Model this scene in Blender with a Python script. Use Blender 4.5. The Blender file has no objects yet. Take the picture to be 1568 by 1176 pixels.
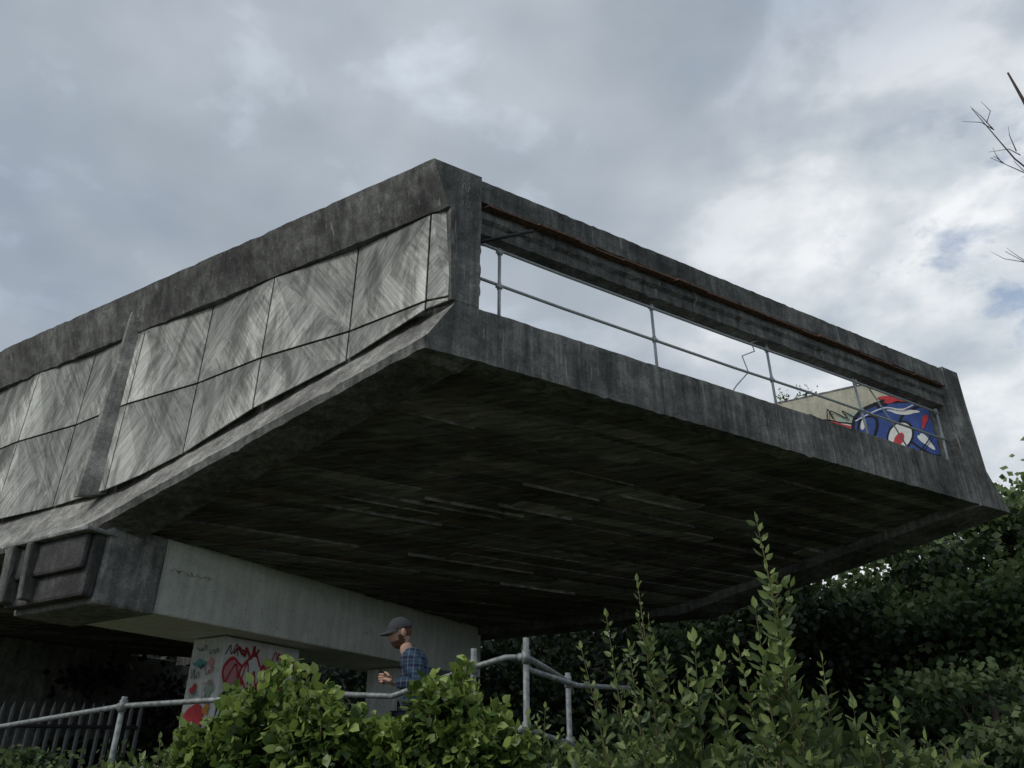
import bpy, math, random, bmesh
import numpy as np
from mathutils import Vector, Matrix
random.seed(7); rng=np.random.default_rng(7)
D=bpy.data; S=bpy.context.scene
EYE=1.6
# ---------------------------------------------------------------- helpers
def link(o,parent=None):
    S.collection.objects.link(o)
    if parent: o.parent=parent
    return o
def empty(name,loc=(0,0,0)):
    e=D.objects.new(name,None); e.location=loc; e.empty_display_size=.2; return link(e)
def mesh(name,v,f,mat=None,parent=None,smooth=False):
    m=D.meshes.new(name); m.from_pydata([tuple(p) for p in v],[],[tuple(q) for q in f]); m.update()
    if mat: m.materials.append(mat)
    if smooth: m.polygons.foreach_set('use_smooth',[True]*len(m.polygons))
    return link(D.objects.new(name,m),parent)
class NT:
    def __init__(s,name):
        s.m=D.materials.new(name); s.m.use_nodes=True; s.t=s.m.node_tree; s.b=s.t.nodes['Principled BSDF']; s.b.inputs['Roughness'].default_value=.9
        s.b.inputs['Specular IOR Level'].default_value=.25
    def n(s,ty,**k):
        x=s.t.nodes.new(ty)
        for a,b in k.items(): setattr(x,a,b)
        return x
    def l(s,a,b): s.t.links.new(a,b)
    def coord(s,scale=(1,1,1),rot=(0,0,0),out='Object'):
        c=s.n('ShaderNodeTexCoord'); mp=s.n('ShaderNodeMapping'); mp.inputs['Scale'].default_value=scale; mp.inputs['Rotation'].default_value=rot
        s.l(c.outputs[out],mp.inputs[0]); return mp.outputs[0]
    def noise(s,vec,scale,detail=6,rough=.6,dist=0):
        x=s.n('ShaderNodeTexNoise'); x.inputs['Scale'].default_value=scale; x.inputs['Detail'].default_value=detail; x.inputs['Roughness'].default_value=rough; x.inputs['Distortion'].default_value=dist
        s.l(vec,x.inputs['Vector']); return x.outputs['Fac']
    def ramp(s,fac,stops):
        r=s.n('ShaderNodeValToRGB'); e=r.color_ramp.elements
        while len(e)<len(stops): e.new(.5)
        for i,(p,c) in enumerate(stops):
            e[i].position=p; e[i].color=(c,c,c,1) if not isinstance(c,tuple) else (*c,1)
        s.l(fac,r.inputs[0]); return r.outputs[0]
    def mix(s,a,b,fac,mode='MIX'):
        x=s.n('ShaderNodeMix',data_type='RGBA',blend_type=mode)
        for inp,v in ((x.inputs[0],fac),(x.inputs[6],a),(x.inputs[7],b)):
            if isinstance(v,(int,float)): inp.default_value=v
            elif isinstance(v,tuple): inp.default_value=(*v,1)
            else: s.l(v,inp)
        return x.outputs[2]
    def bump(s,h,strength=.4,dist=.02):
        b=s.n('ShaderNodeBump'); b.inputs['Strength'].default_value=strength; b.inputs['Distance'].default_value=dist
        s.l(h,b.inputs['Height']); s.l(b.outputs[0],s.b.inputs['Normal'])
    def out(s,col): s.l(col,s.b.inputs['Base Color']); return s.m
def concrete(name,lo,hi,streak=.6,moss=.3,white=.0,rough=1.0,flake=0):
    t=NT(name); c=t.coord()
    n1=t.noise(c,1.1,8,.65,.4); col=t.ramp(n1,[(.32,lo),(.66,hi)])
    st=t.noise(t.coord((5,5,.35)),1.6,6,.65); stm=t.ramp(st,[(.35,.35),(.62,1.05)])
    col=t.mix(col,stm,streak,'MULTIPLY')
    f=t.noise(c,26,5,.75); col=t.mix(col,t.ramp(f,[(.3,.5),(.7,1.35)]),.8*rough,'MULTIPLY')
    blot=t.ramp(t.noise(c,5.5,6,.7,.3),[(.38,.55),(.6,1.15)]); col=t.mix(col,blot,.7*rough,'MULTIPLY')
    big=t.ramp(t.noise(t.coord((.5,.5,.9)),1.0,4,.6,.5),[(.40,.62),(.62,1.2)]); col=t.mix(col,big,.7*rough,'MULTIPLY')
    mo=t.ramp(t.noise(c,2.3,6,.7),[(.5,0.),(.72,1.)])
    col=t.mix(col,(.075,.08,.062),t.mix((0,0,0),mo,moss))
    if flake:
        fl_=t.ramp(t.noise(t.coord((1,1,1.6)),6,5,.7,.4),[(.64,0.),(.66,1.)]); col=t.mix(col,(.12,.14,.11),t.mix((0,0,0),fl_,flake))
    if white>0:
        w=t.ramp(t.noise(t.coord((9,9,.7)),1.3,6,.6),[(.62,0.),(.73,1.)])
        col=t.mix(col,(.52,.52,.50),t.mix((0,0,0),w,white))
    pits=t.ramp(t.noise(c,55,3,.6),[(.27,0.),(.4,1.)])
    col=t.mix(col,pits,.4*rough,'MULTIPLY')
    h=t.mix(f,n1,.4)
    t.bump(h,.8*rough,.03)
    return t.out(col)
def plain(name,c,rough=.8,metal=0,var=.3,sc=12):
    t=NT(name); t.b.inputs['Roughness'].default_value=rough; t.b.inputs['Metallic'].default_value=metal
    n=t.noise(t.coord(),sc,5,.6)
    lo=tuple(x*(1-var) for x in c); hi=tuple(min(1,x*(1+var)) for x in c)
    t.bump(n,.15,.005)
    return t.out(t.ramp(n,[(.3,lo),(.7,hi)]))
def leafmat(name,c1,c2,trans=.35,rough=.5):
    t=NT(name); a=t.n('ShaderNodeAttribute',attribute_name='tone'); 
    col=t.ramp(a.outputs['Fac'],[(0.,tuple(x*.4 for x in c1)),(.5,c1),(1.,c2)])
    t.l(col,t.b.inputs['Base Color']); t.b.inputs['Roughness'].default_value=rough; t.b.inputs['Specular IOR Level'].default_value=.4
    tr=t.n('ShaderNodeBsdfTranslucent'); t.l(t.mix(col,(.9,1.,.3),.25,'MULTIPLY'),tr.inputs[0])
    mx=t.n('ShaderNodeMixShader'); mx.inputs[0].default_value=trans
    t.l(t.b.outputs[0],mx.inputs[1]); t.l(tr.outputs[0],mx.inputs[2])
    t.l(mx.outputs[0],t.t.nodes['Material Output'].inputs[0]); return t.m
def leaves(name,pos,dirs,size,mat,parent=None,wide=.5,tone=None,detail=True,flat=.0):
    N=len(pos); d=dirs/np.linalg.norm(dirs,axis=1,keepdims=True)
    r=rng.normal(size=(N,3)); r[:,2]*=(1-flat)
    s=np.cross(d,r); s/=np.linalg.norm(s,axis=1,keepdims=True)+1e-9
    nn=np.cross(s,d)
    L=size[:,None]; W=L*wide*.5
    if detail:
        pts=[pos, pos+d*L*.28+s*W*.85+nn*L*.06, pos+d*L*.62+s*W*.8+nn*L*.05, pos+d*L-nn*L*.06, pos+d*L*.62-s*W*.8+nn*L*.05, pos+d*L*.28-s*W*.85+nn*L*.06]
        V=np.stack(pts,1).reshape(-1,3)
        base=np.arange(N)*6
        F=np.concatenate([np.stack([base,base+1,base+2,base+3],1),np.stack([base,base+3,base+4,base+5],1)])
        ft=lambda tn: np.concatenate([tn,tn])
    else:
        pts=[pos,pos+d*L*.45+s*W,pos+d*L,pos+d*L*.45-s*W]
        V=np.stack(pts,1).reshape(-1,3); base=np.arange(N)*4
        F=np.stack([base,base+1,base+2,base+3],1); ft=lambda tn: tn
    m=D.meshes.new(name); m.vertices.add(len(V)); m.vertices.foreach_set('co',V.ravel())
    m.loops.add(F.size); m.loops.foreach_set('vertex_index',F.ravel())
    m.polygons.add(len(F)); m.polygons.foreach_set('loop_start',np.arange(len(F))*4); m.polygons.foreach_set('loop_total',np.full(len(F),4))
    m.update(calc_edges=True)
    if tone is None: tone=rng.random(N)
    at=m.attributes.new('tone','FLOAT','FACE'); at.data.foreach_set('value',ft(np.clip(tone,0,1)).astype(np.float32))
    m.materials.append(mat); return link(D.objects.new(name,m),parent)
def tube(name,paths,mat,parent=None,seg=8):
    V=[];F=[]
    for pts,rad in paths:
        pts=[Vector(p) for p in pts]
        if isinstance(rad,(int,float)): rad=[rad]*len(pts)
        b=len(V)
        for i,p in enumerate(pts):
            t=(pts[min(i+1,len(pts)-1)]-pts[max(i-1,0)]).normalized()
            up=Vector((0,0,1)) if abs(t.z)<.95 else Vector((1,0,0))
            x=t.cross(up).normalized(); y=x.cross(t)
            for k in range(seg):
                a=2*math.pi*k/seg; V.append(p+(x*math.cos(a)+y*math.sin(a))*rad[i])
        for i in range(len(pts)-1):
            for k in range(seg):
                F.append((b+i*seg+k,b+i*seg+(k+1)%seg,b+(i+1)*seg+(k+1)%seg,b+(i+1)*seg+k))
        F.append(tuple(b+k for k in range(seg))[::-1]); F.append(tuple(b+(len(pts)-1)*seg+k for k in range(seg)))
    return mesh(name,V,F,mat,parent,True)
def fixn(o):
    bm=bmesh.new(); bm.from_mesh(o.data); bmesh.ops.recalc_face_normals(bm,faces=bm.faces); bm.to_mesh(o.data); bm.free()
# -------------------------------------------------- viaduct frame (skewed plan)
P0=Vector((-1.138,8.5,EYE)); dR=Vector((.857,.515,0)).normalized(); dL=Vector((-.8634,.5045,0)).normalized(); q=Vector((.5045,.8634,0)).normalized()
def P(a,b,z): return P0+dR*a+dL*b+Vector((0,0,z))
def zb(b): return 4.97-1.51*min(max(b,0)/6.47,1)
def loft(name,rings,mat,parent):
    n=len(rings[0]); V=[p for r in rings for p in r]; F=[]
    for i in range(len(rings)-1):
        for k in range(n):
            k2=(k+1)%n; F.append((i*n+k,i*n+k2,(i+1)*n+k2,(i+1)*n+k))
    F.append(tuple(range(n))); F.append(tuple((len(rings)-1)*n+k for k in range(n))[::-1])
    o=mesh(name,V,F,mat,parent); fixn(o); return o
def jz(): 
    return random.uniform(-.007,.007)-(random.uniform(.01,.04) if random.random()<.08 else 0)
def extr_b(name,prof,bs,mat,parent,j=.006):
    return loft(name,[[P(a+random.uniform(-j,j),b,z+jz()) for a,z in prof(b)] for b in bs],mat,parent)
def extr_a(name,prof,as_,mat,parent,j=.006):
    return loft(name,[[P(a,b+random.uniform(-j,j),z+jz()) for b,z in prof] for a in as_],mat,parent)
def box8(name,pts,mat,parent,bev=0):
    o=mesh(name,pts,[(0,1,2,3),(4,5,6,7),(0,1,5,4),(1,2,6,5),(2,3,7,6),(3,0,4,7)],mat,parent); fixn(o)
    if bev:
        m=o.modifiers.new('bevel','BEVEL'); m.width=bev; m.segments=2
    return o
# ---------------------------------------------------------------- materials
m_band=concrete('weathered_concrete_dark',(.105,.105,.10),(.31,.308,.29),.75,.24,.5)
m_fascia=concrete('weathered_concrete_fascia',(.13,.128,.122),(.36,.353,.33),.8,.22,.65)
m_ledge=concrete('weathered_concrete_ledge',(.22,.218,.20),(.58,.57,.52),.5,.12,.2)
m_grey=concrete('pier_concrete',(.22,.22,.212),(.46,.46,.435),.6,.2,.2)
m_dark=concrete('dark_concrete',(.055,.055,.053),(.15,.148,.14),.5,.2)  # darker concrete tone for the beam-end corbels and soffit backing
t=NT('board_marked_panel'); uv=t.n('ShaderNodeUVMap',uv_map='boards')
def mp(sc):
    k=t.n('ShaderNodeMapping'); k.inputs['Scale'].default_value=sc; t.l(uv.outputs[0],k.inputs[0]); return k.outputs[0]
fine=t.noise(mp((.7,14,1)),1.5,6,.7); broad=t.noise(mp((.5,3,1)),1.2,4,.6)
w=t.n('ShaderNodeTexWave',wave_type='BANDS',bands_direction='Y',wave_profile='SAW'); w.inputs['Scale'].default_value=2.6; w.inputs['Distortion'].default_value=.5; w.inputs['Detail'].default_value=2; t.l(uv.outputs[0],w.inputs[0])
seam=t.ramp(w.outputs['Fac'],[(.0,.38),(.10,1.0)])
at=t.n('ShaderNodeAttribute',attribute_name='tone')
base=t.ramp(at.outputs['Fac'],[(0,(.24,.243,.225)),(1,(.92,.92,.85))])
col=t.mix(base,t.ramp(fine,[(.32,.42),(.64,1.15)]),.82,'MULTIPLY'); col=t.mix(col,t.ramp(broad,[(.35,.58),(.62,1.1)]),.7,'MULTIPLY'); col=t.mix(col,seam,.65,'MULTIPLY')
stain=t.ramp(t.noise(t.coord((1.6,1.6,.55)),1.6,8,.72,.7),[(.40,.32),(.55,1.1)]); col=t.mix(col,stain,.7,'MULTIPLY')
mossy=t.ramp(t.noise(t.coord(),4,6,.7),[(.55,0.),(.72,1.)]); col=t.mix(col,(.10,.10,.082),t.mix((0,0,0),mossy,.55))
t.bump(t.mix(fine,w.outputs['Fac'],.4),.7,.03); m_panel=t.out(col)
t=NT('board_marked_soffit'); at=t.n('ShaderNodeAttribute',attribute_name='tone')
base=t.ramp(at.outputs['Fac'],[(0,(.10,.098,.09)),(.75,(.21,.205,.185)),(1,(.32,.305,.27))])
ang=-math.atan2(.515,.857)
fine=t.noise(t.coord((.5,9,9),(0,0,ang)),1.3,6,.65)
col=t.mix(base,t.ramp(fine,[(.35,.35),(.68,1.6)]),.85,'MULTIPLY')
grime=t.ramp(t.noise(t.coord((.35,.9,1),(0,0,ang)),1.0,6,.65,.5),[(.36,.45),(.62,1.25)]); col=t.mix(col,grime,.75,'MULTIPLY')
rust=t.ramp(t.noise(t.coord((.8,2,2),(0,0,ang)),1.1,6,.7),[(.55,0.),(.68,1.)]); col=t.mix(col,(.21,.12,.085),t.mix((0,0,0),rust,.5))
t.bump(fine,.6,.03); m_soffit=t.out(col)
m_rust=plain('rusty_steel',(.15,.085,.062),.9,0,.6,20)
m_galv=plain('galvanised_steel',(.42,.44,.45),.5,.4,.25,30)
m_rail=plain('weathered_galvanised_tube',(.22,.235,.23),.6,.3,.5,25)
m_black=plain('black_painted_steel',(.015,.015,.016),.5,0,.3,20)
m_white=concrete('white_painted_concrete',(.74,.755,.69),(.86,.87,.80),.22,.03,0,.3,.5)
m_post=concrete('white_painted_pier',(.66,.66,.62),(.78,.78,.74),.25,.08,0,.4)
m_mural=concrete('mural_ground_paint',(.38,.37,.29),(.55,.53,.42),.3,.1,0,.4)
m_blue=plain('blue_spray_paint',(.04,.08,.26),.7,0,.25,6); m_wht=plain('white_spray_paint',(.7,.72,.7),.7,0,.1); m_red=plain('red_spray_paint',(.5,.05,.06),.7,0,.2); m_ink=plain('black_spray_paint',(.015,.015,.02),.7); m_green=plain('pale_green_spray_paint',(.33,.42,.35),.7,0,.2); m_pink=plain('pink_spray_paint',(.6,.28,.31),.7,0,.2); m_yel=plain('yellow_spray_paint',(.65,.48,.08),.7,0,.2); m_teal=plain('teal_spray_paint',(.1,.32,.32),.7,0,.2); m_or=plain('orange_spray_paint',(.6,.25,.06),.7,0,.2)
m_leafN=leafmat('ivy_leaf',(.07,.125,.03),(.28,.37,.09),.3,.45)
m_leafS=leafmat('willow_leaf',(.085,.13,.05),(.29,.36,.12),.35,.45)
m_leafT=leafmat('tree_leaf',(.032,.056,.022),(.155,.22,.085),.3,.55)
m_bark=plain('bark',(.06,.05,.04),.95,0,.5,8)
m_twig=plain('green_twig',(.10,.09,.045),.8,0,.3)
t=NT('grass_ground'); m_gr=t.out(t.ramp(t.noise(t.coord(),.8,8,.7),[(.3,(.04,.05,.025)),(.7,(.11,.12,.065))]))
m_path=concrete('path_tarmac',(.06,.06,.06),(.11,.11,.11),.0,.2)
# ---------------------------------------------------------------- viaduct
V_=empty('concrete_viaduct_stub')
BEND=24
bs=[i*.14 for i in range(int(BEND/.14))]
def profL(b):
    z0=zb(b); return [(0,8.14),(.27,7.36),(.44,7.36),(.44,z0+.80),(.06,z0+.20),(0,z0+.12),(0.03,z0),(.80,z0),(.80,8.14)]
oL=extr_b('side_parapet_near',profL,bs,m_band,V_)
oL.data.materials.append(m_ledge)
for p in oL.data.polygons:
    if len(p.vertices)==4:
        if set(v%9 for v in p.vertices) in ({3,4},{4,5}): p.material_index=1
def profR(b):
    z0=zb(b); return [(12.90,8.14),(12.88,7.36),(12.90,z0+.83),(13.28,z0+.15),(13.38,z0),(12.35,z0),(12.35,8.14)]
extr_b('side_parapet_far',profR,bs,m_band,V_)
as_=[.806+i*(12.344-.806)/110 for i in range(111)]
extr_a('end_fascia_beam',[(.035,4.985),(.03,5.80),(.07,5.83),(.4,5.83),(.4,4.985)],as_,m_fascia,V_)
extr_a('end_top_beam',[(.03,7.70),(.03,8.10),(.06,8.12),(.45,8.12),(.45,7.22),(.16,7.22),(.16,7.40),(.10,7.46),(.10,7.56),(.13,7.60),(.13,7.70)],as_,m_band,V_)
rings=[]
for i in range(22):
    f=i/21; z=5.80+f*1.56; a0=.37*(1-f)+.30*f; j=random.uniform(-.015,.015)
    rings.append([P(a0,-.004,z),P(.80+j,-.004,z),P(.815+j,.03,z),P(.80-j,.45,z),P(.44,.45,z)])
loft('end_post',rings,m_fascia,V_)
a=.92
Vr=[];Fr=[]
while a<12.2:
    L=random.uniform(.25,.9); e=min(a+L,12.25); dz=random.uniform(-.012,.012); db=random.uniform(-.02,.03); h=random.uniform(.03,.055)
    pts=[P(a,-.02+db,7.63+dz),P(e,-.02+db,7.63+dz),P(e,.14,7.63+dz),P(a,.14,7.63+dz),P(a,-.02+db,7.63+h+dz-.012),P(e,-.02+db,7.63+h+dz-.012),P(e,.14,7.63+h),P(a,.14,7.63+h)]
    b0=len(Vr); Vr+=pts; Fr+=[tuple(b0+i for i in f) for f in [(0,1,2,3),(4,5,6,7),(0,1,5,4),(1,2,6,5),(2,3,7,6),(3,0,4,7)]]
    a=e+(random.uniform(.0,.12) if random.random()<.3 else .002)
fixn(mesh('rusted_steel_angle',Vr,Fr,m_rust,V_))
box8('deck_slab',[P(.79,.39,5.35),P(12.36,.39,5.35),P(12.36,23,5.35),P(.79,23,5.35),P(.79,.39,5.5),P(12.36,.39,5.5),P(12.36,23,5.5),P(.79,23,5.5)],m_grey,V_)
Vs=[];Fs=[];T=[]
def sbox(a,e,b,b1,z,h,tn,tilt=0):
    i=len(Vs); Vs.extend([P(a,b,zb(b)+z),P(e,b,zb(b)+z+tilt),P(e,b1,zb(b1)+z),P(a,b1,zb(b1)+z),P(a,b,zb(b)+z+h),P(e,b,zb(b)+z+h),P(e,b1,zb(b1)+z+h),P(a,b1,zb(b1)+z+h)])
    for f in [(0,1,2,3),(4,5,6,7),(0,1,5,4),(1,2,6,5),(2,3,7,6),(3,0,4,7)]: Fs.append(tuple(i+j for j in f)); T.append(tn)
b=.39
while b<23:
    wd=random.uniform(.13,.30); a=.79
    while a<12.36:
        L=random.uniform(1.8,5.5); e=min(a+L,12.37)
        if 12.36-e<.5: e=12.37
        z=.18+random.uniform(-.022,.022)
        if random.random()<.08: z+=.06
        sbox(a,e,b,b+wd,z,.12,random.random()**1.3*.9,random.uniform(-.014,.014))
        a=e+.004
    if random.random()<.22:   # the odd grout fin, tapering out; pale tone paints in the light it would catch
        s=random.uniform(.9,9.5); L=random.uniform(1.2,3.2); sbox(s,min(s+L,12.2),b-.008,b+.004,.14,.08,random.uniform(.6,.9),random.uniform(.02,.05))
    b+=wd+.007
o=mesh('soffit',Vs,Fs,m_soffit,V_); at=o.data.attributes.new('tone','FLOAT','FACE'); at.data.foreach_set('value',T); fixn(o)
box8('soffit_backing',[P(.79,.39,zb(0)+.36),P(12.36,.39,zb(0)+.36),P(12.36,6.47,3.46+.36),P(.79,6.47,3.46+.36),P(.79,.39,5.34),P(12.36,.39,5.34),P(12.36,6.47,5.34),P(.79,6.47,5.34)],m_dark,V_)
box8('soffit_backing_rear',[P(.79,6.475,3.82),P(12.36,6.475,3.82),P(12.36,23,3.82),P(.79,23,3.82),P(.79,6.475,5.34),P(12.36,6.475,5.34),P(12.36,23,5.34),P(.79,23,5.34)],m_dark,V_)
# faceted cladding panels; tone is palest along the proud ridges, duller away from them
joints=[.03,.34,1.82,3.47,5.07,6.72,8.35,10.0,11.65,13.3,14.95,16.6,18.2,19.8,21.4]
ridge=[.03]+[.10 if i%2 else 0. for i in range(1,15)]
Vp=[];Fp=[];Tp=[];UV=[]
A0=.40
def panel(i,row):
    bl,br=joints[i]+.016,joints[i+1]-.016
    def zlo(b): return zb(b)+.83 if row==1 else 5.87
    def zhi(b): return 7.345 if row==0 else 5.83
    if zhi(br)-zlo(br)<.06: return
    offs=(A0-ridge[i],A0-ridge[i+1])
    def off(b): f=(b-bl)/(br-bl); return offs[0]*(1-f)+offs[1]*f
    zl=zhi(bl)-.02 if zhi(bl)-zlo(bl)<.03 else zlo(bl)
    c=[(bl,zl),(br,zlo(br)),(br,zhi(br)),(bl,zhi(bl))]
    rr=ridge[i+1]>ridge[i]
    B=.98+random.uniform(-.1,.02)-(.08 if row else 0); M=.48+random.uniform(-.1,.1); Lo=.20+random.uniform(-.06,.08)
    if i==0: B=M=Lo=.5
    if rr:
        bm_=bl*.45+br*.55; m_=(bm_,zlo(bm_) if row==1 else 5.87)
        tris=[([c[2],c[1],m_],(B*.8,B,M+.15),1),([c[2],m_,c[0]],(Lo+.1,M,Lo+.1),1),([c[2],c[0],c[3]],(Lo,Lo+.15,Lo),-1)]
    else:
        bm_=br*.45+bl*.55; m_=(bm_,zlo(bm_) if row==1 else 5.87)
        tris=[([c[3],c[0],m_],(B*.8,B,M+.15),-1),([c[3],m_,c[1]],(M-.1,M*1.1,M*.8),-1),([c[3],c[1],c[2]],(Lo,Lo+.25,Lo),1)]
    for tri,tn,sg in tris:
        k=len(Vp)
        for (b,z) in tri: Vp.append(P(off(b),b,z))
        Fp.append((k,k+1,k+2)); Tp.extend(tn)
        an=sg*math.radians(52)
        for (b,z) in tri: UV.append((b*math.cos(an)-z*math.sin(an), b*math.sin(an)+z*math.cos(an)))
for i in range(len(joints)-1):
    panel(i,0); panel(i,1)
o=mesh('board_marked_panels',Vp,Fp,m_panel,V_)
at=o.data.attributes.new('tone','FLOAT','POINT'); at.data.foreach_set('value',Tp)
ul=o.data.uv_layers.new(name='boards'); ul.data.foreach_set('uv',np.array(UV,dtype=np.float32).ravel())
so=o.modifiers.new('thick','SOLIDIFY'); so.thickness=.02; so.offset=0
b=6.98
box8('joint_fin',[P(.02,b-.06,zb(b)+.70),P(.02,b+.06,zb(b)+.70),P(.42,b+.16,zb(b)+.8),P(.42,b-.10,zb(b)+.8),P(.12,b-.03,7.78),P(.12,b+.03,7.78),P(.42,b+.09,7.7),P(.42,b-.07,7.7)],m_ledge,V_,.015)
def strokes(name,fn,lines,w,mat,par=None):
    V=[];F=[]
    for L in lines:
        for (u0,v0),(u1,v1) in zip(L,L[1:]):
            du,dv_=u1-u0,v1-v0; l=math.hypot(du,dv_)+1e-6; nx,ny=-dv_/l*w/2,du/l*w/2; ex,ey=du/l*w*.3,dv_/l*w*.3
            k=len(V); V+=[fn(u0+nx-ex,v0+ny-ey),fn(u0-nx-ex,v0-ny-ey),fn(u1-nx+ex,v1-ny+ey),fn(u1+nx+ex,v1+ny+ey)]; F.append((k,k+1,k+2,k+3))
    mesh(name,V,F,mat,par or V_)
def curl(pts,n=6):
    out=[]; P_=[pts[0]]+pts+[pts[-1]]
    for i in range(1,len(P_)-2):
        for k in range(n):
            t_=k/n; a_,b_,c_,d_=P_[i-1],P_[i],P_[i+1],P_[i+2]
            out.append(tuple(.5*((2*b_[j])+(-a_[j]+c_[j])*t_+(2*a_[j]-5*b_[j]+4*c_[j]-d_[j])*t_*t_+(-a_[j]+3*b_[j]-3*c_[j]+d_[j])*t_**3) for j in (0,1)))
    out.append(pts[-1]); return out
def scrawl(u,v,w,h,n=6):
    pts=[]
    for i in range(n):
        x=u+w*i/n; pts+=[(x+random.uniform(-.1,.1)*w,v+random.uniform(-.15,.25)*h),(x+w/n*.5+random.uniform(-.1,.1)*w,v+h*random.uniform(.6,1.15))]
    return [curl(pts)]
def band_(u,v): f=v/.78; return P(.27*(1-f)-.012,u,7.36+v)-q*.004
strokes('faint_marks',lambda u,v:P(u,-.012,v),scrawl(.45,7.72,.2,.16,2)+scrawl(.46,7.46,.2,.12,2),.013,m_ledge)
strokes('lime_streaks',lambda u,v:P(u,.022,v),[[(.9,5.5),(.9,5.42),(.91,5.36)],[(4.1,5.55),(4.1,5.4)],[(9.3,5.7),(9.31,5.4)],[(9.9,5.75),(9.9,5.35)],[(10.4,5.7),(10.42,5.3)],[(12.0,5.75),(12.0,5.3)],[(8.6,5.72),(8.61,5.5)]],.02,m_ledge)
# ----- crosshead
C_=empty('pier_crosshead')
def Q(b,s,z): return P0+dL*b+q*s+Vector((0,0,z))
def qbox(name,b0,b1,s0,s1,z0,z1,mat,parent,bev=.02,tz=0):
    return box8(name,[Q(b0,s0,z0),Q(b1,s0,z0),Q(b1,s1,z0+tz),Q(b0,s1,z0+tz),Q(b0,s0,z1),Q(b1,s0,z1),Q(b1,s1,z1),Q(b0,s1,z1)],mat,parent,bev)
qbox('beam',6.05,7.95,1.22,11.0,2.42,3.66,m_white,C_,.03)
qbox('end_block',5.98,8.1,.16,1.217,2.38,3.62,m_grey,C_,.05)
qbox('end_corbel',6.0,8.05,-.04,.157,2.46,3.40,m_dark,C_,.05)
qbox('end_corbel_upper',6.06,8.0,-.14,-.042,2.86,3.40,m_dark,C_,.05)
for bb,w_ in ((7.80,.22),(7.30,.14)):
    box8('end_rib',[Q(bb,-.20,2.52),Q(bb+w_,-.20,2.52),Q(bb+w_,-.0,2.52),Q(bb,-.0,2.52),Q(bb,-.28,3.39),Q(bb+w_,-.28,3.39),Q(bb+w_,-.0,3.39),Q(bb,-.0,3.39)],m_band,C_,.03)
qbox('end_cap',5.94,8.14,-.24,.3,3.402,3.47,m_grey,C_,.02)
O_=empty('graffitied_pier')
qbox('column_shaft',6.6,7.45,3.2,5.1,-.6,2.40,m_post,O_,.03)
lay2=[0.]
def disc(name,face,cu,cv_,r,mat,par,lob=.2,k=3,sx=1.,sy=1.15,ph=1.):
    lay2[0]+=.0006; e=.003+lay2[0]
    fn=(lambda u,v:Q(6.6-e,min(max(u,3.24),5.06),v)) if face=='r' else (lambda u,v:Q(min(max(u,6.64),7.41),3.2-e,v))
    v=[fn(cu,cv_)]+[fn(cu+r*sx*(1+lob*math.sin(k*a_+ph))*math.cos(a_),cv_+r*sy*(1+lob*math.cos(k*a_+ph))*math.sin(a_)) for a_ in [2*math.pi*i/36 for i in range(36)]]
    mesh(name,v,[(0,1+i,1+(i+1)%36) for i in range(36)],mat,par)
def stk(name,face,lines,w,mat):
    lay2[0]+=.0006; e=.003+lay2[0]
    strokes(name,(lambda u,v:Q(6.6-e,u,v)) if face=='r' else (lambda u,v:Q(u,3.2-e,v)),lines,w,mat,O_)
stk('tag','r',scrawl(3.3,2.1,.5,.16,5),.02,m_ink)
for i,(cu,cv_,c) in enumerate(((3.52,1.72,m_pink),(3.92,1.82,m_wht),(4.36,1.72,m_pink),(4.8,1.84,m_wht))):
    disc('throw_up_outline','r',cu,cv_,.27,m_red,O_,.16,3+i%3,1,1.2,i); disc('throw_up_fill','r',cu,cv_,.22,c,O_,.16,3+i%3,1,1.2,i)
for i,(cu,cv_,c) in enumerate(((3.45,1.15,m_wht),(3.85,1.2,m_pink),(4.3,1.12,m_green),(4.78,1.2,m_wht))):
    disc('throw_up_outline','r',cu,cv_,.27,m_ink,O_,.18,3+i%2,1,1.2,i+2); disc('throw_up_fill','r',cu,cv_,.215,c,O_,.18,3+i%2,1,1.2,i+2)
for i,(cu,cv_,c) in enumerate(((3.45,.5,m_teal),(3.9,.6,m_wht),(4.35,.5,m_yel),(4.8,.55,m_green))):
    disc('throw_up_outline','r',cu,cv_,.27,m_ink,O_,.18,3+i%2,1,1.3,i+2); disc('throw_up_fill','r',cu,cv_,.22,c,O_,.18,3+i%2,1,1.3,i+2)
stk('tag','r',scrawl(3.5,2.08,.6,.22,4),.045,m_red); stk('tag','r',scrawl(4.4,2.1,.5,.14,5),.02,m_red)
stk('tag','r',scrawl(3.4,1.5,1.4,.45,7),.028,m_red); stk('tag','r',scrawl(3.4,.95,1.4,.4,7),.026,m_ink); stk('tag','r',scrawl(3.35,1.36,1.5,.2,9),.02,m_ink); stk('tag','r',scrawl(3.4,.3,1.4,.5,7),.03,m_wht)
disc('red_heart','l',7.08,1.0,.24,m_red,O_,.12,2); disc('paint_patch','l',6.8,.45,.24,m_yel,O_,.25,4); disc('paint_patch','l',7.15,.52,.18,m_or,O_,.25,3); disc('paint_patch','l',7.25,.25,.16,m_teal,O_,.25,3); disc('paint_patch','l',6.8,1.5,.11,m_green,O_,.25,4); disc('paint_patch','l',6.95,.15,.14,m_pink,O_,.25,4)
disc('paint_patch','l',7.15,1.95,.10,m_teal,O_,.3,4,1.5,.7); disc('paint_patch','l',6.85,1.95,.07,m_pink,O_,.3,4); disc('paint_patch','l',7.2,1.5,.08,m_red,O_,.3,3); disc('paint_patch','l',6.78,1.15,.08,m_or,O_,.3,3)
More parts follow.
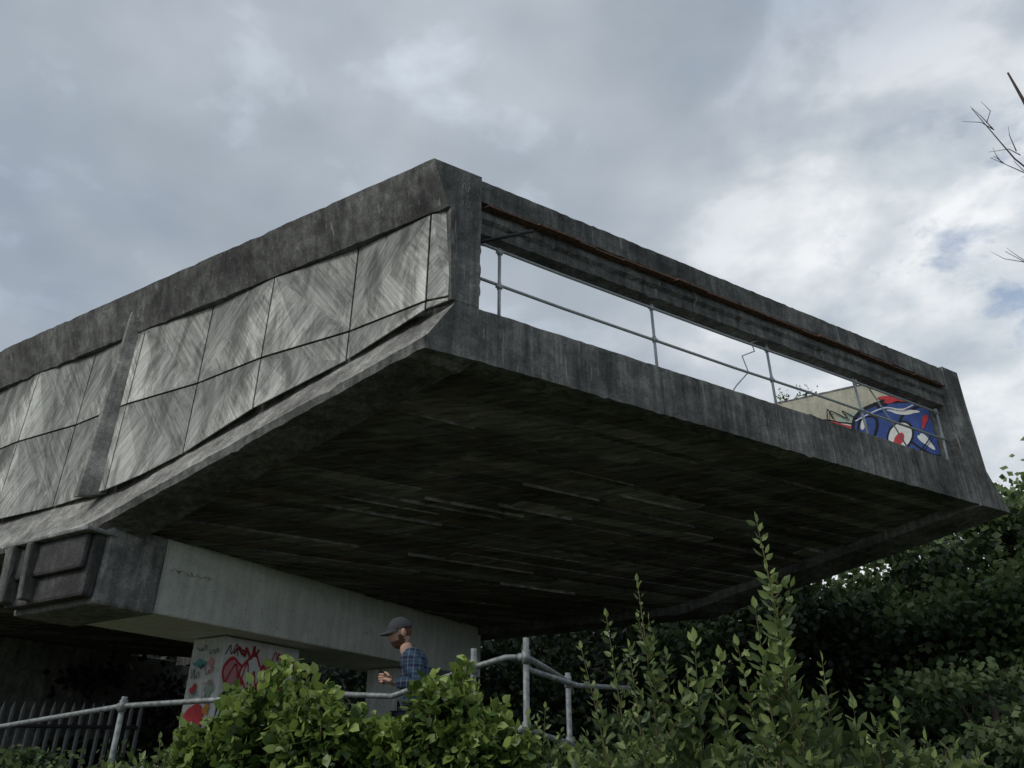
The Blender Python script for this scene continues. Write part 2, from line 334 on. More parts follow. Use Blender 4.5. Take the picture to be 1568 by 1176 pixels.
for (u,v,w,h,c) in ((6.7,2.1,.25,.1,m_ink),(7.0,2.15,.3,.1,m_ink),(6.72,1.75,.3,.12,m_red),(7.1,1.7,.28,.14,m_ink),(6.7,1.25,.3,.16,m_ink),(6.7,.75,.3,.16,m_ink),(7.05,1.38,.3,.1,m_teal),(6.7,.3,.6,.2,m_ink),(6.95,1.85,.2,.1,m_ink),(6.68,1.55,.3,.1,m_pink)):
    stk('tag','l',scrawl(u,v,w,h,3),.014,c)
O2=empty('graffitied_pier')
qbox('column_shaft',6.6,7.45,8.2,10.0,-.6,2.40,m_post,O2,.03)
strokes('tag',lambda u,v:Q(6.594,u,v),scrawl(8.3,1.2,1.5,.5,5)+scrawl(8.4,.5,1.3,.4,5),.05,m_ink,O2)
qbox('abutment_wall',18,18.6,.6,11.6,-.6,3.62,m_grey,C_,.02)
strokes('faint_tag',lambda u,v:Q(6.044,u,v),scrawl(1.4,3.12,.9,.07,11),.009,m_grey,C_)
# rails on deck
R_=empty('deck_guard_rail')
inw=Vector((-.515,.857,0))*.25
def G(t_,z,off=0): return P0+dR*t_+inw*(1+off)+Vector((0,0,z))
paths=[]
for tt,lean in ((1.26,0),(4.2,0),(6.94,0),(9.49,-.12),(12.0,.1)):
    paths.append(([G(tt,5.5),G(tt+lean,7.15 if tt!=6.94 else 7.25)],.025))
paths.append(([G(.5,7.13),G(2.4,7.09),G(4.2,7.08),G(6,7.07),G(8,7.09),G(10.5,7.08),G(12.8,7.06)],.024))
paths.append(([G(.5,6.50),G(2.4,6.46),G(4.2,6.45),G(6,6.44),G(8,6.46),G(12.8,6.43)],.024))
paths.append(([G(9.9,7.2,.3),G(10.5,6.45,.3),G(11,5.7,.3)],.015))
tube('tubes',paths,m_galv,R_)
cl=[]
for tt in (1.26,4.2,6.94,9.43,12.05):
    for z in (7.08,6.46): cl.append(([G(tt,z-.05),G(tt,z+.05)],.036)); cl.append(([G(tt-.05,z),G(tt+.05,z)],.034))
tube('clamps',cl,m_galv,R_)
tube('loose_bar',[([G(.6,6.85,-.6),G(1.6,7.35,-1.6)],.028)],m_black,R_)
tube('bent_wire',[([G(5.75,5.8),G(6.0,6.1),G(6.35,6.45),G(6.25,6.75),G(6.6,6.95),G(6.55,7.12),G(6.9,7.3)],.012)],m_galv,R_,6)
# mural on the inner face of the far parapet
M_=empty('graffiti_mural')
def W(b,z,off=0): return P(12.335-off,b,z)
mesh('painted_ground',[W(.46,5.6,.004),W(4.2,5.6,.004),W(4.2,8.08,.004),W(.46,8.08,.004)],[(0,1,2,3)],m_mural,M_)
lay=[.008]
def blob(name,cx,cz,rx,rz,mat,rot=0,lob=0,n=40,ph=0,k=3):
    lay[0]+=.0015; off=lay[0]
    v=[W(cx,cz,off)]
    for i in range(n):
        A=2*math.pi*i/n; r=1+lob*math.sin(k*A+ph)
        x=rx*r*math.cos(A); z=rz*r*math.sin(A)
        v.append(W(max(.46,cx+x*math.cos(rot)-z*math.sin(rot)),cz+x*math.sin(rot)+z*math.cos(rot),off))
    mesh(name,v,[(0,1+i,1+(i+1)%n) for i in range(n)],mat,M_)
blob('pale_cloud',2.0,7.05,.8,.4,m_green,0,.12,k=5)
blob('letter_outline',2.35,7.15,.42,.24,m_ink,.4,.2)
blob('letter_fill',2.35,7.15,.36,.19,m_wht,.4,.2)
blob('letter_swoosh',2.25,7.18,.30,.10,m_red,.5,.2)
blob('letter_shade',2.45,7.0,.22,.10,m_blue,.3,.2,ph=1)
blob('letter_outline',1.12,6.85,.95,.78,m_ink,.2,.07)
blob('letter_fill',1.12,6.83,.88,.71,m_blue,.2,.07)
blob('letter_end_outline',.62,6.75,.42,.62,m_ink,-.3,.1)
blob('letter_end',.62,6.75,.37,.56,m_blue,-.3,.1)
blob('letter_counter_outline',1.12,6.72,.26,.36,m_ink,.5)
blob('letter_counter',1.12,6.72,.22,.31,m_wht,.5)
blob('letter_counter_mark',1.16,6.64,.09,.17,m_red,.6)
blob('letter_gloss',.95,7.26,.30,.06,m_wht,.3,.2)
blob('red_crown',1.0,7.62,.32,.12,m_red,.1,.3,k=5)
blob('red_crown_mark',1.35,7.55,.12,.08,m_ink,.1,.3,k=4)
blob('letter_mark',.66,6.5,.07,.22,m_wht,-.5,.2); blob('letter_mark',.58,6.95,.05,.16,m_red,.4,.2)
blob('letter_mid_outline',1.75,6.95,.20,.45,m_ink,.35,.15)
blob('letter_mid',1.75,6.95,.15,.40,m_blue,.35,.15)
blob('letter_mid_gloss',1.78,7.15,.05,.14,m_wht,.35)
blob('drip_mark',3.0,7.5,.25,.09,m_red,.2,.3); blob('drip_mark',2.9,7.2,.2,.14,m_ink,.2,.3)
strokes('mural_lines',lambda u,v:W(u,v,.07),[curl([(.5,7.45),(.9,7.3),(1.3,7.42),(1.9,7.25)])],.025,m_wht,M_)
strokes('mural_lines_dark',lambda u,v:W(u,v,.072),scrawl(1.9,7.35,1.2,.3,5)+[curl([(.5,6.6),(.8,6.3),(1.3,6.2),(1.8,6.4)])],.025,m_ink,M_)
# ---------------------------------------------------------------- terrain
def smooth(x,a,b): 
    x=min(max((x-a)/(b-a),0),1); return x*x*(3-2*x)
def H(x,y): return 1.18*smooth(y,2.9,4.9)+.05*math.sin(x*1.3+y)*smooth(abs(y-7.2),1.2,2.5)
gx=[-1500,-600,-250,-100,-50,-30]+[i for i in range(-20,21)]+[30,50,100,250,600,1500]
gy=[-1500,-500,-150,-50,-20,-8,-3,0,1,2]+[2.5+.5*i for i in range(16)]+[12+i for i in range(20)]+[40,60,100,250,600,1500]
Vg=[(x,y,H(x,y)) for y in gy for x in gx]; nx=len(gx)
mesh('ground',Vg,[(j*nx+i,j*nx+i+1,(j+1)*nx+i+1,(j+1)*nx+i) for j in range(len(gy)-1) for i in range(nx-1)],m_gr,None,True)
mesh('footpath',[(-14,6.6,1.2),(4,6.6,1.2),(4,8.2,1.2),(-14,8.2,1.2)],[(0,1,2,3)],m_path)
# ---------------------------------------------------------------- handrail by the path
HR=empty('path_handrail')
def E(x,y,z): return (x,y,z+EYE)
top=[E(-6.2,8.3,.40),E(-4.65,7.65,.46),E(-3.16,6.76,.56),E(-1.5,6.40,.62),E(-.9,6.2,.58),E(-.28,5.92,.75),E(-.05,5.8,.80),E(.10,5.76,.80),E(.25,6.1,.77),E(.47,6.9,.76),E(.6,8.2,.80)]
low=[(x,y,z-.47) for x,y,z in top]
pp=[(top,.021),(low,.021)]
for x,y,z in (top[2],top[3],top[5],top[7],top[9],(-5.6,8.0,.43+EYE)): pp.append(([(x,y,1.1),(x,y,z+(.13 if x>-.5 and x<.2 else .07))],.023))
pp.append(([E(.10,5.76,.72),E(.5,6.25,.66),E(1.0,7.0,.72)],.019))
tube('tubes',pp,m_rail,HR,10)
cl=[]
for i in (2,3,5,7,9):
    for L in (top,low):
        x,y,z=L[i]; cl.append(([(x,y,z-.045),(x,y,z+.045)],.032)); p0=Vector(L[i-1]);p1=Vector(L[i]); dd=(p1-p0).normalized()*.055; cl.append(([p1-dd,p1],.029))
tube('clamps',cl,m_rail,HR,10)
# ---------------------------------------------------------------- palisade fence
PF=empty('palisade_fence'); vp=[];fp=[]
m_pal=plain('grey_painted_steel',(.05,.055,.055),.6,.0,.3,20)
f0=Vector((-13,12.6,0)); f1=Vector((-6.4,14.4,0)); n=46
for i in range(n):
    c=f0.lerp(f1,i/(n-1)); d=(f1-f0).normalized()*.034; nn=Vector((d.y,-d.x,0))*.3
    k=len(vp)
    vp+=[c-d+Vector((0,0,1.2)),c+nn+Vector((0,0,1.2)),c+d+Vector((0,0,1.2)),c-d+Vector((0,0,2.7)),c+nn+Vector((0,0,2.7)),c+d+Vector((0,0,2.7)),c+Vector((0,0,2.84))]
    fp+=[(k,k+1,k+4,k+3),(k+1,k+2,k+5,k+4),(k+3,k+4,k+6),(k+4,k+5,k+6)]
mesh('pales',vp,fp,m_pal,PF)
tube('rails',[([f0+Vector((0,0,1.5)),f1+Vector((0,0,1.5))],.03),([f0+Vector((0,0,2.45)),f1+Vector((0,0,2.45))],.03)],m_black,PF)
# ---------------------------------------------------------------- trees
def tree(name,x,y,cz,r,nl,base=1.1,leaf=.17,sq=1.0,tonec=.5,ncl=60):
    T_=empty(name,(0,0,0)); cz+=EYE
    paths=[]
    tr=[Vector((x,y,base-.2)),Vector((x+random.uniform(-.2,.2),y,base+(cz-base)*.5)),Vector((x,y,cz)),Vector((x,y,cz+r*.6))]
    paths.append((tr,[.2,.16,.11,.03]))
    cl=[]
    for i in range(ncl):
        v=rng.normal(size=3); v/=np.linalg.norm(v); rad=r*(rng.random()**.4)*random.uniform(.75,1.05)
        p=np.array([x,y,cz])+v*rad*np.array([1,1,sq])
        if p[2]<base+.1: p[2]=base+.1+random.random()*.9
        cl.append((p,rad/r))
        if i%2==0:
            s=tr[1].lerp(tr[2],random.random()); e=Vector(p); mid=s.lerp(e,.5)+Vector((random.uniform(-.3,.3),random.uniform(-.3,.3),.25))
            paths.append(([s,mid,e],[.06,.035,.01]))
    tube('trunk_and_limbs',paths,m_bark,T_,7)
    per=nl//len(cl); Pp=[];Dd=[];Tn=[]
    for p,rr in cl:
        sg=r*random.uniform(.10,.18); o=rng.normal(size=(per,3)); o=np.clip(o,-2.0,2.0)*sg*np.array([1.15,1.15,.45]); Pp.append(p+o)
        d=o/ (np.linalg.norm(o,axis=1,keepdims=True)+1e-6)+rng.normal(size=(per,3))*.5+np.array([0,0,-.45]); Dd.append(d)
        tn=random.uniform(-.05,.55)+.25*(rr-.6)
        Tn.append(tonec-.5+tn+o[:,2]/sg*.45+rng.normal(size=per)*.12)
    Pp=np.concatenate(Pp);Dd=np.concatenate(Dd);Tn=np.concatenate(Tn)
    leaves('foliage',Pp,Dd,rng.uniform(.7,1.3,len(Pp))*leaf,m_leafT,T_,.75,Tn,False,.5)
tree('sycamore_tree',15.7,18.4,4.5,4.0,36000,leaf=.20,tonec=1.05,ncl=150,sq=1.05)
tree('sycamore_tree',12.2,21.5,3.2,4.3,26000,leaf=.21,tonec=.95,ncl=90)
tree('sycamore_tree',8.2,23.0,2.7,4.2,20000,leaf=.22,tonec=.7,ncl=80)
tree('sycamore_tree',12.4,16.8,1.4,2.9,18000,leaf=.18,tonec=1.0,ncl=90)
tree('sycamore_tree',4.0,26,2.6,4.2,12000,leaf=.24,tonec=.45,ncl=70)
tree('sycamore_tree',-1.5,28,2.2,4.2,12000,leaf=.26,tonec=.4,ncl=70)
tree('sycamore_tree',-7,30,1.9,4.0,8000,leaf=.27,tonec=.4)
tree('sycamore_tree',-13,27,1.4,3.4,7000,leaf=.26,tonec=.4)
tree('elder_bush',4.8,14.5,-.5,1.3,5000,leaf=.12,tonec=.7)
tree('elder_bush',8.2,14.2,.2,1.9,9000,leaf=.14,tonec=.95)
tree('elder_bush',10.4,14.6,.4,1.9,9000,leaf=.14,tonec=1.0)
tree('elder_bush',1.8,13.0,-.4,1.2,5000,leaf=.12,tonec=.7)
tree('elder_bush',-4.4,17.5,-.4,1.3,3000,leaf=.12,tonec=.7)
tree('elder_bush',-6.6,12.2,-.6,.9,2500,leaf=.10,tonec=.8)
N=60000; X=rng.uniform(-60,60,N); Y=42+rng.normal(size=N)*3; Z=1+ (6.4+1.6*np.sin(X*.31)+1.0*np.sin(X*.83+1))*rng.random(N)**.7
leaves('distant_trees',np.stack([X,Y,Z],1),rng.normal(size=(N,3)),rng.uniform(.5,1.0,N),m_leafT,None,.8,rng.random(N)*.5,False)
# ---------------------------------------------------------------- ivy mounds
def mound(name,items,per,leaf,mat,tonec=.5,wide=.8):
    B=empty(name); Pp=[];Dd=[];Tn=[];st=[]
    for (x,y,tz,r) in items:
        zt=tz+EYE; zb_=H(x,y); cz=zb_+(zt-zb_)*.35; rz=zt-cz
        v=rng.normal(size=(per,3)); v/=np.linalg.norm(v,axis=1,keepdims=True); v[:,2]=np.where(v[:,2]<-.4,-v[:,2],v[:,2])
        lump=1+.22*np.sin(v[:,0]*6+x*3)*np.cos(v[:,2]*7+y)+.12*np.sin(v[:,1]*9+v[:,0]*5)
        rad=(1-.38*rng.random(per)**1.6)*lump
        p=np.array([x,y,cz])+v*rad[:,None]*np.array([r,r*.85,rz]); Pp.append(p)
        Dd.append(v*.6+rng.normal(size=(per,3))*.6+np.array([0,-.1,-.45]))
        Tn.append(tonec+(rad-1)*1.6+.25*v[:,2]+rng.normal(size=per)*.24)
        for k in range(24):
            A=rng.normal(size=3); A/=np.linalg.norm(A); A[2]=abs(A[2]); s=Vector((x,y,zb_-.05)); e=Vector((x,y,cz))+Vector(A*np.array([r,r*.85,rz])*random.uniform(1.0,1.2))
            st.append(([s,s.lerp(e,.5)+Vector((0,0,.12)),e],[.010,.006,.002]))
            for j in range(12):
                f=.72+.025*j; m=s.lerp(e,.5)+Vector((0,0,.12)); pt=s*(1-f)**2+m*2*f*(1-f)+e*f*f
                Pp.append(np.array([pt])+rng.normal(size=(1,3))*.012); Dd.append(rng.normal(size=(1,3))+A*.8); Tn.append(np.array([random.uniform(.6,1.0)]))
    Pp=np.concatenate(Pp);Dd=np.concatenate(Dd);Tn=np.concatenate(Tn)
    tube('stems',st,m_twig,B,5)
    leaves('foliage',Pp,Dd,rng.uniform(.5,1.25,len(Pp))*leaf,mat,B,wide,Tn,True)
mound('ivy_bush',[(-1.45,5.25,.60,.40),(-1.10,5.05,.44,.34),(-1.8,5.3,.34,.34)],2600,.072,m_leafN,.5)
mound('ivy_bush',[(-.42,5.05,.60,.30),(-.74,5.0,.34,.26),(-.16,4.95,.34,.30)],2500,.072,m_leafN,.5)
mound('bramble_bush',[(.30,5.0,.10,.42),(.85,5.2,.18,.5),(-2.35,5.5,.12,.36)],1700,.07,m_leafS,.35,.55)
mound('bramble_bush',[(1.5,5.2,.20,.55),(2.3,5.4,.16,.6),(3.1,5.8,.08,.6)],1700,.08,m_leafS,.3,.55)
# ---------------------------------------------------------------- willow shoots
def shoots(name,lst,mat,leaf=.075,side=True):
    B=empty(name); Pp=[];Dd=[];Sz=[];Tn=[];st=[]
    def shoot(b,t_,r,n,lf,lvl):
        b=Vector(b);t_=Vector(t_); mid=b.lerp(t_,.5)+Vector((random.uniform(-.07,.07),random.uniform(-.05,.05),0))
        C=lambda f:b*(1-f)**2+mid*2*f*(1-f)+t_*f*f
        st.append(([C(i/6) for i in range(7)],[r*(1-.8*i/6) for i in range(7)]))
        ax=(t_-b).normalized()
        for i in range(n):
            f=.15+.85*(i+random.random()*.5)/n
            if lvl==0 and f<.25: continue
            p=C(f)
            A=i*2.4+random.random(); o=Vector((math.cos(A),math.sin(A),0))
            dd=(o+ax*random.uniform(.5,1.2)+Vector((0,0,random.uniform(-.3,.2)))).normalized()
            Pp.append(p+dd*.008); Dd.append(dd); Sz.append(lf*random.uniform(.55,1.2)*(1 if f<.85 else .7)); Tn.append(.4+.4*f+random.uniform(-.35,.3))
        Pp.append(t_); Dd.append(ax); Sz.append(lf*.7); Tn.append(.9)
        if lvl==0 and side:
            k=int((t_-b).length/.13)
            for j in range(k):
                f=.15+.72*j/k; p=C(f)
                A=random.random()*6.28; L=random.uniform(.12,.34)*(1-f*.45)
                shoot(p,p+Vector((math.cos(A)*L*.6,math.sin(A)*L*.6,L*.9)),r*.45,int(L/.022),lf*.9,1)
    for (x,y,z,bx,by) in lst:
        t_=(x,y,z+EYE); b=(bx,by,H(bx,by)-.05); L=(Vector(t_)-Vector(b)).length
        shoot(b,t_,.008,int(L/.024),leaf,0)
    tube('stems',st,m_twig,B,5)
    leaves('foliage',np.array([tuple(p) for p in Pp]),np.array([tuple(p) for p in Dd]),np.array(Sz),mat,B,.55,np.array(Tn),True)
shoots('sallow_shrub',[(1.27,3.88,1.20,1.35,4.0),(1.30,3.92,.96,1.37,4.0),(1.22,3.95,.78,1.3,4.0),(1.38,4.19,.66,1.4,4.1),(1.62,4.24,.56,1.5,4.1),(1.15,4.1,.62,1.35,4.0),(1.5,4.1,.36,1.5,4.0)],m_leafS,.092)
shoots('sallow_shrub',[(.65,4.02,.93,.72,4.1),(.70,4.05,.74,.72,4.1),(.49,4.11,.77,.66,4.1),(.36,4.18,.62,.6,4.2),(.78,4.1,.58,.75,4.2),(.58,4.0,.60,.66,4.1),(.88,4.1,.50,.85,4.2)],m_leafS,.064)
shoots('sallow_shrub',[(.95,4.17,.66,1.0,4.2),(1.05,4.1,.56,1.05,4.2),(.86,4.2,.40,.95,4.2)],m_leafS,.10)
shoots('sallow_shrub',[(2.0,4.33,.34,1.95,4.4),(1.85,4.3,.26,1.9,4.4),(2.2,4.5,.20,2.2,4.5),(2.5,4.6,.12,2.45,4.7),(1.72,4.2,.36,1.8,4.3)],m_leafS,.10)
shoots('sallow_shrub',[(-2.05,5.2,.36,-2.0,5.3),(-2.2,5.3,.25,-2.1,5.3),(-1.25,5.0,.60,-1.2,5.0),(-.2,4.9,.52,-.3,4.9),(.1,4.9,.36,.1,4.9),(.2,5.0,.40,.2,5.0)],m_leafS,.06)
for (aa,bb,zz) in ((12.5,3.0,8.12),(12.5,3.5,8.1),(12.6,1.2,8.12),(12.5,.7,8.12)):
    n=60; p=P(aa,bb,zz); pos=np.array(p)[None,:]+rng.normal(size=(n,3))*np.array([.12,.12,.10])+np.array([0,0,.1])
    leaves('wall_weed',pos,rng.normal(size=(n,3))+np.array([0,0,.8]),rng.uniform(.06,.13,n),m_leafS,None,.5)
Bt=empty('dead_sapling'); paths=[]
trk=[Vector((5.9,6.2,0.9)),Vector((5.75,6.1,4.5)),Vector((5.62,6.0,7.4)),Vector((5.5,6.0,8.6))]
paths.append((trk,[.07,.05,.03,.01]))
def br(s,e,r,depth):
    s=Vector(s);e=Vector(e); m=s.lerp(e,.5)+Vector((random.uniform(-.05,.05),random.uniform(-.05,.05),random.uniform(-.03,.05)))
    paths.append(([s,m,e],[r,r*.7,r*.3]))
    if depth:
        for k in range(5):
            f=random.uniform(.3,.95); p=s.lerp(e,f); dd=(e-s)*random.uniform(.15,.3)
            dd=Matrix.Rotation(random.uniform(-1.0,1.0),3,'Y')@dd; br(p,p+dd,r*.5,depth-1)
br((5.60,6.0,6.7),(4.95,6.0,8.05),.011,1)
br((5.62,6.0,6.9),(4.95,6.0,7.35),.008,1)
br((5.75,6.1,5.5),(4.75,6.0,6.15),.008,1)
br((5.75,6.1,4.6),(4.8,6.1,5.15),.007,0)
tube('branches',paths,m_bark,Bt,5)
# ---------------------------------------------------------------- the man
MAN=empty('man_in_cap',(-.92,7.2,1.17)); 
m_skin=plain('skin',(.50,.30,.22),.6,0,.1); m_beard=plain('beard_hair',(.10,.05,.03),.9,0,.4,60); m_cap=plain('cap_cloth',(.055,.055,.06),.9,0,.2,40); m_jean=plain('dark_jeans',(.02,.025,.045),.9,0,.3,40); m_shoe=plain('shoe_leather',(.03,.025,.02),.5)
t=NT('plaid_shirt'); c=t.coord()
def band(axis,sc,w0):
    w=t.n('ShaderNodeTexWave',wave_type='BANDS',bands_direction=axis); w.inputs['Scale'].default_value=sc; t.l(c,w.inputs[0]); return t.ramp(w.outputs['Fac'],[(w0,0.),(w0+.1,1.)])
b1=band('Z',4.5,.6);b2=band('DIAGONAL',3.2,.6);b3=band('Z',9,.93);b4=band('X',6,.93)
col=t.mix((.012,.02,.045),(.035,.07,.12),t.mix(b1,b2,.5)); col=t.mix(col,(.30,.34,.38),t.mix((0,0,0),t.mix(b3,b4,.5),.6)); m_shirt=t.out(col)
def skin(name,verts,edges,radii,mat,root=0,sub=2):
    me=D.meshes.new(name); me.from_pydata(verts,edges,[]); me.update(); o=link(D.objects.new(name,me),MAN); me.materials.append(mat)
    md=o.modifiers.new('skin','SKIN'); md.use_smooth_shade=True
    for i,r in enumerate(radii):
        me.skin_vertices[0].data[i].radius=r if isinstance(r,tuple) else (r,r); me.skin_vertices[0].data[i].use_root=(i==root)
    s=o.modifiers.new('sub','SUBSURF'); s.levels=sub; s.render_levels=sub; return o
skin('shirt',[(.07,0,.98),(.08,0,1.12),(.07,0,1.28),(.03,0,1.40),(-.01,0,1.475),
      (.05,-.17,1.41),(.15,-.235,1.17),(-.08,-.15,1.20),
      (.05,.17,1.41),(.15,.235,1.17),(-.08,.13,1.20)],
     [(0,1),(1,2),(2,3),(3,4),(3,5),(5,6),(6,7),(3,8),(8,9),(9,10)],
     [(.17,.14),(.17,.14),(.185,.15),(.15,.13),(.065,.065),.09,.07,.046,.09,.07,.046],m_shirt)
skin('trousers',[(.07,0,.95),(.05,-.09,.88),(.01,-.11,.48),(.05,-.12,.09),(.05,.09,.88),(.0,.11,.48),(.05,.12,.09)],[(0,1),(1,2),(2,3),(0,4),(4,5),(5,6)],
     [.14,.105,.07,.05,.105,.07,.05],m_jean)
for sy in (-.12,.12): skin('shoe',[(.08,sy,.05),(-.03,sy,.045),(-.15,sy,.04)],[(0,1),(1,2)],[.05,.05,.04],m_shoe)
skin('neck',[(-.0,0,1.42),(-.045,0,1.56)],[(0,1)],[.064,.058],m_skin)
for sy,s in ((-.13,1),(.11,-1)):
    w=Vector((-.11,sy,1.21)); v=[w,w+Vector((-.05,s*.03,.02)),w+Vector((-.085,s*.04,.03))]
    skin('palm',v,[(0,1),(1,2)],[(.026,.022),(.036,.018),(.034,.015)],m_skin)
    for k,(L,zz) in enumerate(((.072,.03),(.08,.01),(.074,-.01),(.058,-.028))):
        p0=w+Vector((-.08,s*.04,.03+zz)); p1=p0+Vector((-.5*L,s*.012,.006)); p2=p1+Vector((-.18*L,s*.4*L,.0)); p3=p2+Vector((.12*L,s*.3*L,0))
        skin('finger',[p0,p1,p2,p3],[(0,1),(1,2),(2,3)],[.010,.009,.0085,.007],m_skin)
    p0=w+Vector((-.03,s*.03,.045)); skin('thumb',[p0,p0+Vector((-.03,s*.015,.03)),p0+Vector((-.055,s*.03,.038))],[(0,1),(1,2)],[.012,.011,.009],m_skin)
box8('phone',[Vector(p) for p in ((-.21,-.035,1.21),(-.21,.035,1.21),(-.20,.035,1.21),(-.20,-.035,1.21),(-.25,-.035,1.32),(-.25,.035,1.32),(-.24,.035,1.325),(-.24,-.035,1.325))],m_black,MAN,.003)
HD=D.objects.new('head',None); link(HD,MAN); HD.location=(-.085,0,1.635); HD.rotation_euler=(0,math.radians(-14),math.radians(14))
def headshape(name,mat,fn,keep=None,ns=40,nr=28):
    V=[];F=[]
    for j in range(nr+1):
        th=math.pi*j/nr
        for i in range(ns):
            ph=2*math.pi*i/ns; V.append(fn(Vector((math.sin(th)*math.cos(ph),math.sin(th)*math.sin(ph),math.cos(th)))))
    for j in range(nr):
        for i in range(ns):
            a=j*ns+i;b_=j*ns+(i+1)%ns; f=(a,b_,b_+ns,a+ns)
            th=math.pi*(j+.5)/nr; ph=2*math.pi*(i+.5)/ns
            if keep is None or keep(Vector((math.sin(th)*math.cos(ph),math.sin(th)*math.sin(ph),math.cos(th)))): F.append(f)
    return mesh(name,V,F,mat,HD,True)
def g(x,c,s): return math.exp(-((x-c)/s)**2)
def hf(d,k=1.0):
    x,y,z=d.x*.098,d.y*.076,d.z*.122
    front=max(0,-d.x)
    if d.z<0: x=x*(1-.18*d.z*d.z) if d.x<0 else x*(1+.35*d.z); y*=1+.28*d.z
    x-= .026*front*g(d.y,0,.16)*g(d.z,-.12,.17)
    x-= .010*front*g(d.y,0,.45)*g(d.z,.2,.12)
    x+= .010*front*g(abs(d.y),.33,.14)*g(d.z,.04,.1)
    x-= .008*front*g(d.y,0,.25)*g(d.z,-.48,.07)
    x-= .018*front*g(d.y,0,.35)*g(d.z,-.8,.2)
    return Vector((x*k,y*k,z*k))
headshape('skull',m_skin,lambda d:hf(d))
headshape('beard',m_beard,lambda d:hf(d,1.05+.08*max(0,-d.z))+Vector((-.004,0,-.006)),lambda d:(d.z<-.42 and d.x<.25) or (d.z<-.1 and abs(d.y)>.72 and d.x<.2 and d.x>-.35) or (d.z<-.3 and d.z>-.38 and d.x<-.5 and abs(d.y)<.4))
headshape('hair',m_beard,lambda d:hf(d,1.04),lambda d:d.z>-.35 and d.x>.12 or d.z>.4)
headshape('cap_crown',m_cap,lambda d:Vector((d.x*.112,d.y*.091,max(d.z,0)*.108+.033)),lambda d:d.z>-.05)
V=[];F=[]
for i in range(13):
    A=math.pi+.9*math.pi*(i-6)/12
    cx,cy=math.cos(A),math.sin(A); ext=.075*max(0,-cx)**.8
    V.append((cx*.108,cy*.088,.042)); V.append((cx*.108-ext,cy*.084,.024-.012*abs(cy))); V.append((cx*.108,cy*.088,.036)); V.append((cx*.108-ext,cy*.084,.018-.012*abs(cy)))
for i in range(12):
    k=i*4; F+=[(k,k+1,k+5,k+4),(k+2,k+3,k+7,k+6),(k+1,k+3,k+7,k+5)]
mesh('cap_brim',V,F,m_cap,HD,True)
for sy in (-1,1):
    V=[];F=[];nn=14
    for i in range(nn):
        A=2*math.pi*i/nn; V.append((.012+.018*math.cos(A),sy*(.077),-.012+.032*math.sin(A))); V.append((.018+.022*math.cos(A),sy*(.091),-.010+.036*math.sin(A)))
    V.append((.014,sy*.078,-.012)); 
    for i in range(nn):
        j=(i+1)%nn; F+=[(2*i,2*j,2*j+1,2*i+1),(2*i+1,2*j+1,2*nn)]
    mesh('ear',V,F,m_skin,HD,True)
    V=[(-.0955,sy*.029+.011*math.cos(2*math.pi*i/10),.004+.005*math.sin(2*math.pi*i/10)) for i in range(10)]+[(-.099,sy*.029,.004)]
    mesh('eye',V,[(i,(i+1)%10,10) for i in range(10)],m_ink,HD,True)
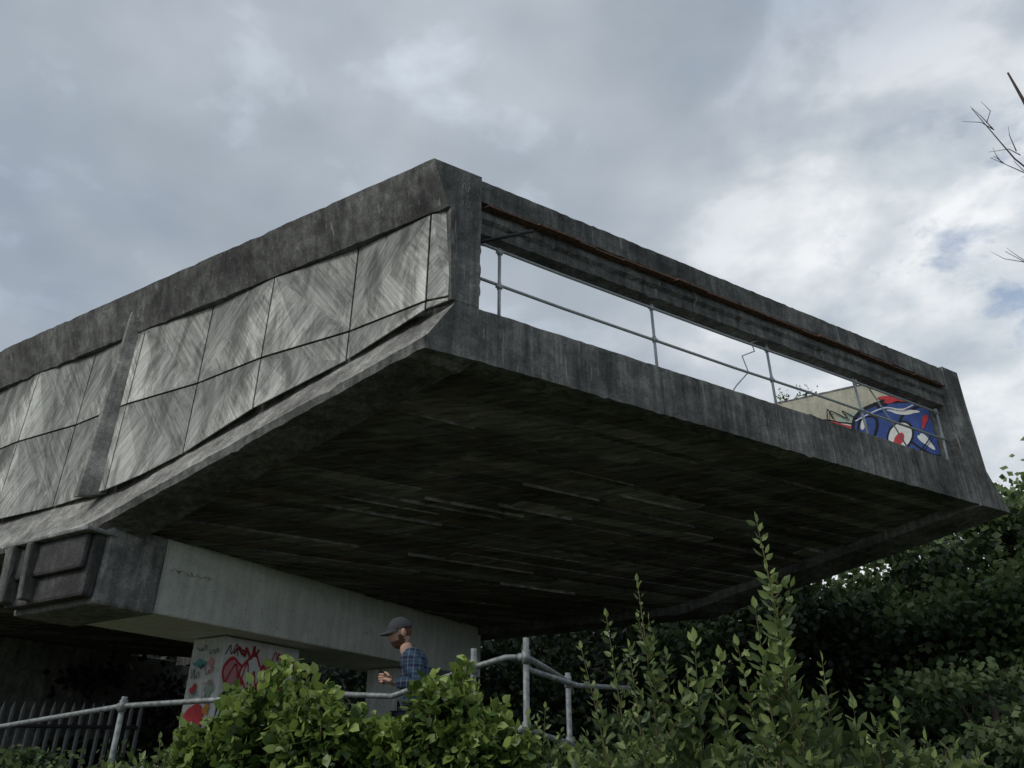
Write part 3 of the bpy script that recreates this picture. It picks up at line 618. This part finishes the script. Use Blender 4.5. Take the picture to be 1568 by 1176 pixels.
# ---------------------------------------------------------------- sky + sun
Wd=D.worlds.new('World'); S.world=Wd; Wd.use_nodes=True; nt=Wd.node_tree; bg=nt.nodes['Background']
class WN(NT):
    def __init__(s): s.t=nt
w_=WN()
to_sun=Vector((-.72,-.42,.62)).normalized()
sky=w_.n('ShaderNodeTexSky',sky_type='NISHITA'); sky.sun_disc=False; sky.sun_elevation=math.asin(to_sun.z); sky.sun_rotation=math.atan2(to_sun.x,to_sun.y)
tc=w_.n('ShaderNodeTexCoord')
mpp=w_.n('ShaderNodeMapping'); mpp.inputs['Scale'].default_value=(1,1,1.7); mpp.inputs['Rotation'].default_value=(0,math.radians(-16),0); mpp.inputs['Location'].default_value=(.35,.2,.1)
w_.l(tc.outputs['Generated'],mpp.inputs[0]); cv=mpp.outputs[0]
def dotr(v,a,b):
    k=w_.n('ShaderNodeVectorMath',operation='DOT_PRODUCT'); w_.l(tc.outputs['Generated'],k.inputs[0]); k.inputs[1].default_value=Vector(v).normalized()
    r=w_.n('ShaderNodeMapRange',interpolation_type='SMOOTHSTEP'); r.inputs[1].default_value=a; r.inputs[2].default_value=b; w_.l(k.outputs['Value'],r.inputs[0]); return r.outputs[0]
n1=w_.noise(cv,2.2,3,.5,.15); n2=w_.noise(cv,6.0,6,.52,.2)
grey=w_.ramp(n1,[(.34,(.31,.365,.45)),(.52,(.41,.465,.53)),(.68,(.55,.60,.66))])
grey=w_.mix(grey,w_.ramp(n2,[(.32,.91),(.54,1.0),(.70,1.32)]),1.,'MULTIPLY')
glow=dotr((.62,.80,.42),.86,.99)
brt=w_.ramp(n2,[(.34,(.46,.52,.59)),(.50,(.66,.71,.76)),(.62,(.92,.94,.96))])
col=w_.mix(grey,brt,glow)
gap=w_.ramp(w_.noise(cv,7.5,7,.6,.2),[(.54,0.),(.66,.6)]); gapm=w_.mix((0,0,0),gap,dotr((.62,.80,.60),.978,.996))
sk=w_.n('ShaderNodeVectorMath',operation='SCALE'); w_.l(sky.outputs[0],sk.inputs[0]); sk.inputs['Scale'].default_value=.15
col=w_.mix(col,sk.outputs[0],gapm)
w_.l(col,bg.inputs[0]); bg.inputs[1].default_value=1.0
sun=D.lights.new('sun','SUN'); sun.energy=1.5; sun.angle=math.radians(18); sun.color=(1,.97,.92)
so=link(D.objects.new('sun',sun)); so.rotation_euler=to_sun.to_track_quat('Z','Y').to_euler()
# ---------------------------------------------------------------- camera
cam=D.cameras.new('camera'); cam.sensor_width=36; cam.lens=36*1180/1568; cam.clip_end=4000; cam.clip_start=.05
co=link(D.objects.new('camera',cam)); co.location=(0,0,EYE); co.rotation_euler=(math.radians(90+27.41),0,0)
S.camera=co
S.view_settings.view_transform='Standard'; S.view_settings.look='None'; S.view_settings.exposure=0
